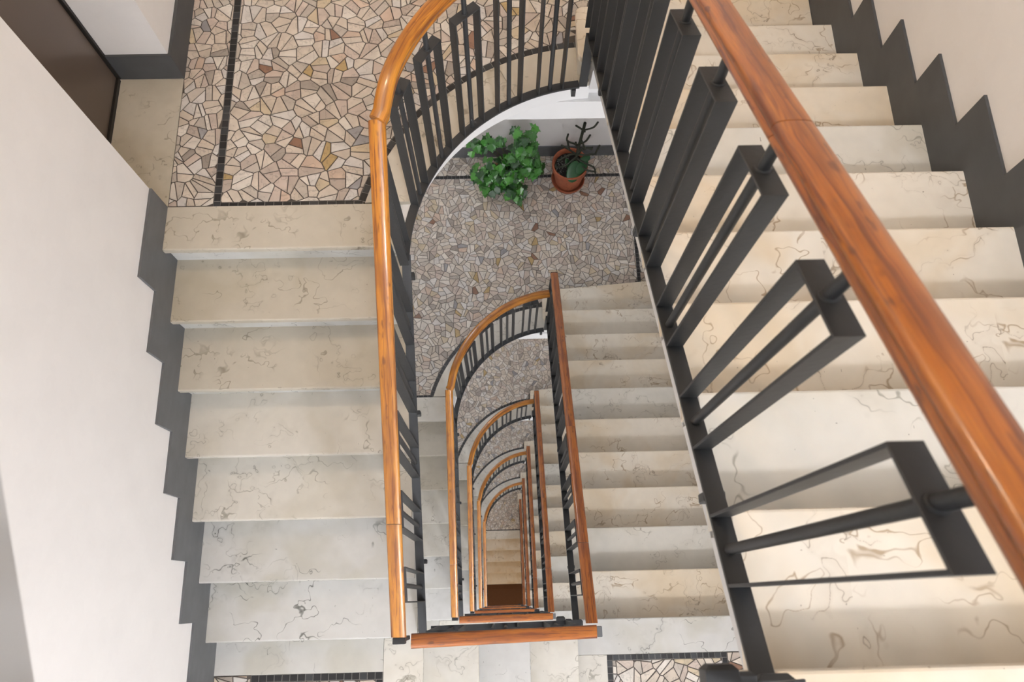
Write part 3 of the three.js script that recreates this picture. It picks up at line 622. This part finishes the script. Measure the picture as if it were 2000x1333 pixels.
// added unseen lamps: large ones shape the tread shadows, small ones fill the landings
function addedLamp(label, x, y, z, R, color, power) {
  const l = thing('added_lamp', label, 'lamp', [x, y, z], 'added globe lamps out of view');
  part(l, 'globe', new THREE.SphereGeometry(R, 28, 18), M.globe);
  part(l, 'stem', new THREE.CylinderGeometry(0.012, 0.03, 0.06, 12).translate(0, R + 0.02, 0), M.frame);
  const p = new THREE.PointLight(color, power, 0, 2); p.position.set(x, y, z); p.castShadow = true; p.shadow.radius = R * 45; p.name = 'added_light'; scene.add(p);
}
for (let k = -1; k < 5; k++) {
  addedLamp(k < 0 ? 'large added globe lamp over the half landing nearest the camera' : `large added globe lamp over the half landing, ${ORD[k]} below the camera`, 0.95, lev(k) - 11 * r + (k < 0 ? 4.3 : 3.4), 2.65, 0.2, ADDED_LAMP.cool, ADDED_LAMP.big * (k < 0 ? 1.75 : 1));  // added to throw the shadow band behind each step
  addedLamp(k < 0 ? 'small white globe lamp under the landing overhead, added as fill' : `small white globe lamp under the ${ORD[k]} mosaic landing, added as fill`, k < 0 ? -0.95 : -1.0, lev(k) - 0.31, k < 0 ? -2.2 : -3.6, 0.11, k < 0 ? ADDED_LAMP.color : ADDED_LAMP.cool, ADDED_LAMP.power * (k < 0 ? 2.3 : 1.1));  // added fill light for the landing below
}
addedLamp('small added globe lamp over the entrance floor in place of door light', 0, lev(4) - 11 * r - 0.4, 1.2, 0.11, ADDED_LAMP.color, ADDED_LAMP.power * 1.8);  // added to brighten the entrance steps, stands in for door light

// ------------------------------------------------------------------ plants on the second landing
{
  const y = lev(1), px = 0.74, pz = -4.15;
  const s = thing('plant_saucer', 'terracotta saucer under the clay flowerpot', 'saucer', [px, y, pz]);
  part(s, 'dish', new THREE.LatheGeometry([[0, 0.004], [0.14, 0.004], [0.15, 0.01], [0.163, 0.05], [0.172, 0.052], [0.174, 0.045], [0.16, 0.002], [0.15, 0], [0, 0]].reverse().map(p => new THREE.Vector2(...p)), 40), M.terracotta);
  const g = thing('potted_succulent', 'terracotta flowerpot with a bare dark twiggy succulent by the back wall', 'potted plant', [px, y + 0.006, pz]);
  part(g, 'flowerpot', new THREE.LatheGeometry([[0, 0.02], [0.11, 0.02], [0.15, 0.26], [0.165, 0.335], [0.178, 0.34], [0.182, 0.332], [0.18, 0.262], [0.168, 0.255], [0.132, 0.012], [0.125, 0], [0, 0]].reverse().map(p => new THREE.Vector2(...p)), 48), M.terracotta);
  const so = new THREE.CircleGeometry(0.154, 40); so.rotateX(-Math.PI / 2);
  part(g, 'soil', new THREE.CylinderGeometry(0.155, 0.15, 0.03, 40).translate(0, 0.262, 0), M.soil);
  seed = 5150; const gv = [];
  for (let i = 0; i < 90; i++) { const a = rr(1.6, 5.2), d = 0.145 * Math.sqrt(rnd()), q = new THREE.IcosahedronGeometry(rr(0.004, 0.008), 0); q.translate(d * Math.cos(a), 0.278, -d * Math.sin(a)); gv.push(q); }
  part(g, 'gravel', merge(gv), M.gravel).userData.kind = 'stuff';
  const tube = (pts, rad, seg = 10) => new THREE.TubeGeometry(new THREE.CatmullRomCurve3(pts.map(p => V(...p))), seg, rad, 6);
  const tr = part(g, 'trunk', tube([[0.03, 0.26, 0.02], [0.05, 0.42, 0], [0.062, 0.6, -0.02], [0.075, 0.78, -0.03], [0.09, 0.98, -0.04]], 0.015, 18), M.twig);
  const B = [[[0.066, 0.63, -0.02], [-0.0, 0.70, 0], [-0.065, 0.77, 0.01], [-0.06, 0.86, 0]], [[0.068, 0.66, -0.02], [0.03, 0.69, 0.02], [0.02, 0.75, 0.02]], [[0.08, 0.66, -0.02], [0.12, 0.74, 0.0], [0.15, 0.84, 0]],
    [[0.055, 0.52, 0], [-0.03, 0.54, 0.03], [-0.13, 0.47, 0.05]], [[0.055, 0.5, 0], [0.15, 0.52, 0.02], [0.24, 0.54, 0.02]], [[0.23, 0.55, 0.02], [0.26, 0.66, 0.0]], [[0.05, 0.46, 0], [-0.06, 0.43, 0.08], [-0.15, 0.44, 0.1], [-0.155, 0.5, 0.1]],
    [[0.05, 0.44, 0], [0.14, 0.43, 0.06], [0.23, 0.38, 0.08], [0.25, 0.31, 0.1]], [[0.06, 0.48, 0], [0.12, 0.47, -0.08], [0.22, 0.46, -0.1]], [[0.045, 0.42, 0.01], [0.16, 0.37, 0.1], [0.24, 0.37, 0.12]], [[0.075, 0.72, -0.03], [0.1, 0.69, 0.02], [0.115, 0.63, 0.03]],
    [[-0.06, 0.76, 0.01], [-0.045, 0.69, 0.03], [-0.03, 0.63, 0.03]], [[0.05, 0.5, 0], [-0.04, 0.5, -0.07], [-0.1, 0.53, -0.09]], [[0.06, 0.55, 0], [0.14, 0.57, -0.03], [0.2, 0.55, -0.02]], [[0.1, 0.85, -0.03], [0.05, 0.95, 0], [0.0, 1.0, 0]], [[0.1, 0.88, -0.03], [0.17, 0.97, 0], [0.2, 1.05, 0]]];
  for (const b of B) part(g, 'branch', tube(b, 0.0095), M.twig);
  const pad = (x, yy, z, w, h, rx, ry, rz) => { const q = new THREE.SphereGeometry(1, 18, 12); q.scale(w, h, 0.012); const m = part(g, 'fleshy_leaf', q, M.pad); m.position.set(x, yy, z); m.rotation.set(rx, ry, rz); };
  pad(0.03, 0.36, 0.11, 0.075, 0.11, -0.9, 0.2, -0.3); pad(0.11, 0.38, 0.07, 0.05, 0.085, -1.0, 0.3, -0.8); pad(-0.01, 0.35, 0.04, 0.03, 0.1, -0.7, 0.5, 0.5); pad(0.14, 0.41, 0.0, 0.035, 0.06, -1.1, 0, -1.1);
}
{
  const y = lev(1), px = 0.12, pz = -4.2;
  const g = thing('potted_ivy', 'bushy green ivy with glossy lobed leaves, left of the clay flowerpot', 'potted plant', [px, y, pz]);
  part(g, 'flowerpot', new THREE.LatheGeometry([[0, 0.02], [0.08, 0.02], [0.115, 0.2], [0.13, 0.2], [0.1, 0], [0, 0]].reverse().map(p => new THREE.Vector2(...p)), 36), M.terracotta);
  part(g, 'soil', new THREE.CylinderGeometry(0.112, 0.105, 0.03, 30).translate(0, 0.17, 0), M.soil);
  const lobes = [[0, 0], [0.18, 0.04], [0.42, -0.06], [0.4, 0.16], [0.56, 0.3], [0.36, 0.42], [0.34, 0.66], [0.18, 0.7], [0, 1.0]];
  const full = [...lobes, ...lobes.slice(1, -1).reverse().map(([a, b]) => [-a, b])];
  function leafGeo(w) {
    const sh = new THREE.Shape(full.map(([a, b]) => new THREE.Vector2(a * 0.95, b))), q = new THREE.ExtrudeGeometry(sh, { depth: 0.012, bevelEnabled: false, curveSegments: 1 }), p = q.attributes.position;
    for (let i = 0; i < p.count; i++) { const a = p.getX(i), b = p.getY(i); p.setXYZ(i, a, b - 0.1, p.getZ(i) + Math.abs(a) * w - (b - 0.4) * (b - 0.4) * 0.5); }
    q.computeVertexNormals(); return q;
  }
  const LG = [leafGeo(0.35), leafGeo(0.2), leafGeo(-0.25)];
  seed = 2024;
  const base = V(0, 0.18, 0);
  // clusters: x, height, z relative to the pot, spread, leaves
  const C = [[0.02, 0.3, 0.06, 0.1, 22], [0.05, 0.3, 0.14, 0.07, 10], [-0.13, 0.43, 0.12, 0.09, 22], [-0.26, 0.36, 0.16, 0.075, 14], [-0.02, 0.37, 0.16, 0.08, 18], [-0.2, 0.2, 0.2, 0.075, 16], [0.0, 0.2, 0.22, 0.075, 16], [0.09, 0.12, 0.24, 0.07, 14], [0.2, 0.42, 0.08, 0.085, 18], [0.26, 0.34, 0.1, 0.06, 10],
    [-0.13, 0.74, 0.02, 0.06, 8], [-0.25, 0.66, 0.0, 0.06, 6], [0.13, 0.68, 0.04, 0.07, 13], [0.15, 0.86, 0.02, 0.07, 12], [0.08, 0.55, 0.06, 0.08, 12], [-0.33, 0.6, 0.0, 0.05, 4], [0.21, 0.62, 0.02, 0.05, 7]];
  for (const [cx, cy, cz, sp, n] of C) {
    const mid = V(cx * 0.45, Math.max(cy, 0.3) * 0.75 + 0.12, cz * 0.4);
    part(g, 'stem', new THREE.TubeGeometry(new THREE.QuadraticBezierCurve3(base, mid, V(cx, cy, cz)), 10, 0.004, 5), M.stem);
    for (let i = 0; i < n * 1.35; i++) {
      const a = rnd() * 6.283, u = rr(-1, 1), d = sp * 1.35 * Math.cbrt(rnd()), w = Math.sqrt(1 - u * u), o = V(d * w * Math.cos(a), d * u * 0.8, d * w * Math.sin(a));
      const m = part(g, 'leaf', LG[i % 3], M.leaf[Math.floor(rnd() * 4)]), s = rr(0.07, 0.105);
      m.position.set(cx + o.x, Math.max(0.03, cy + o.y), Math.max(-0.2, cz + o.z)); m.scale.setScalar(s);
      m.rotation.order = 'YXZ'; m.rotation.set(-rr(0.55, 1.35), Math.atan2(o.x, o.z + 0.05) + rr(-0.5, 0.5), rr(-0.5, 0.5)); m.rotateX(Math.PI * 0); m.rotateZ(Math.PI);
    }
  }
}
scene.traverse(o => { if (o.isMesh) { o.castShadow = true; o.receiveShadow = true; } });
renderer.render(scene, camera);
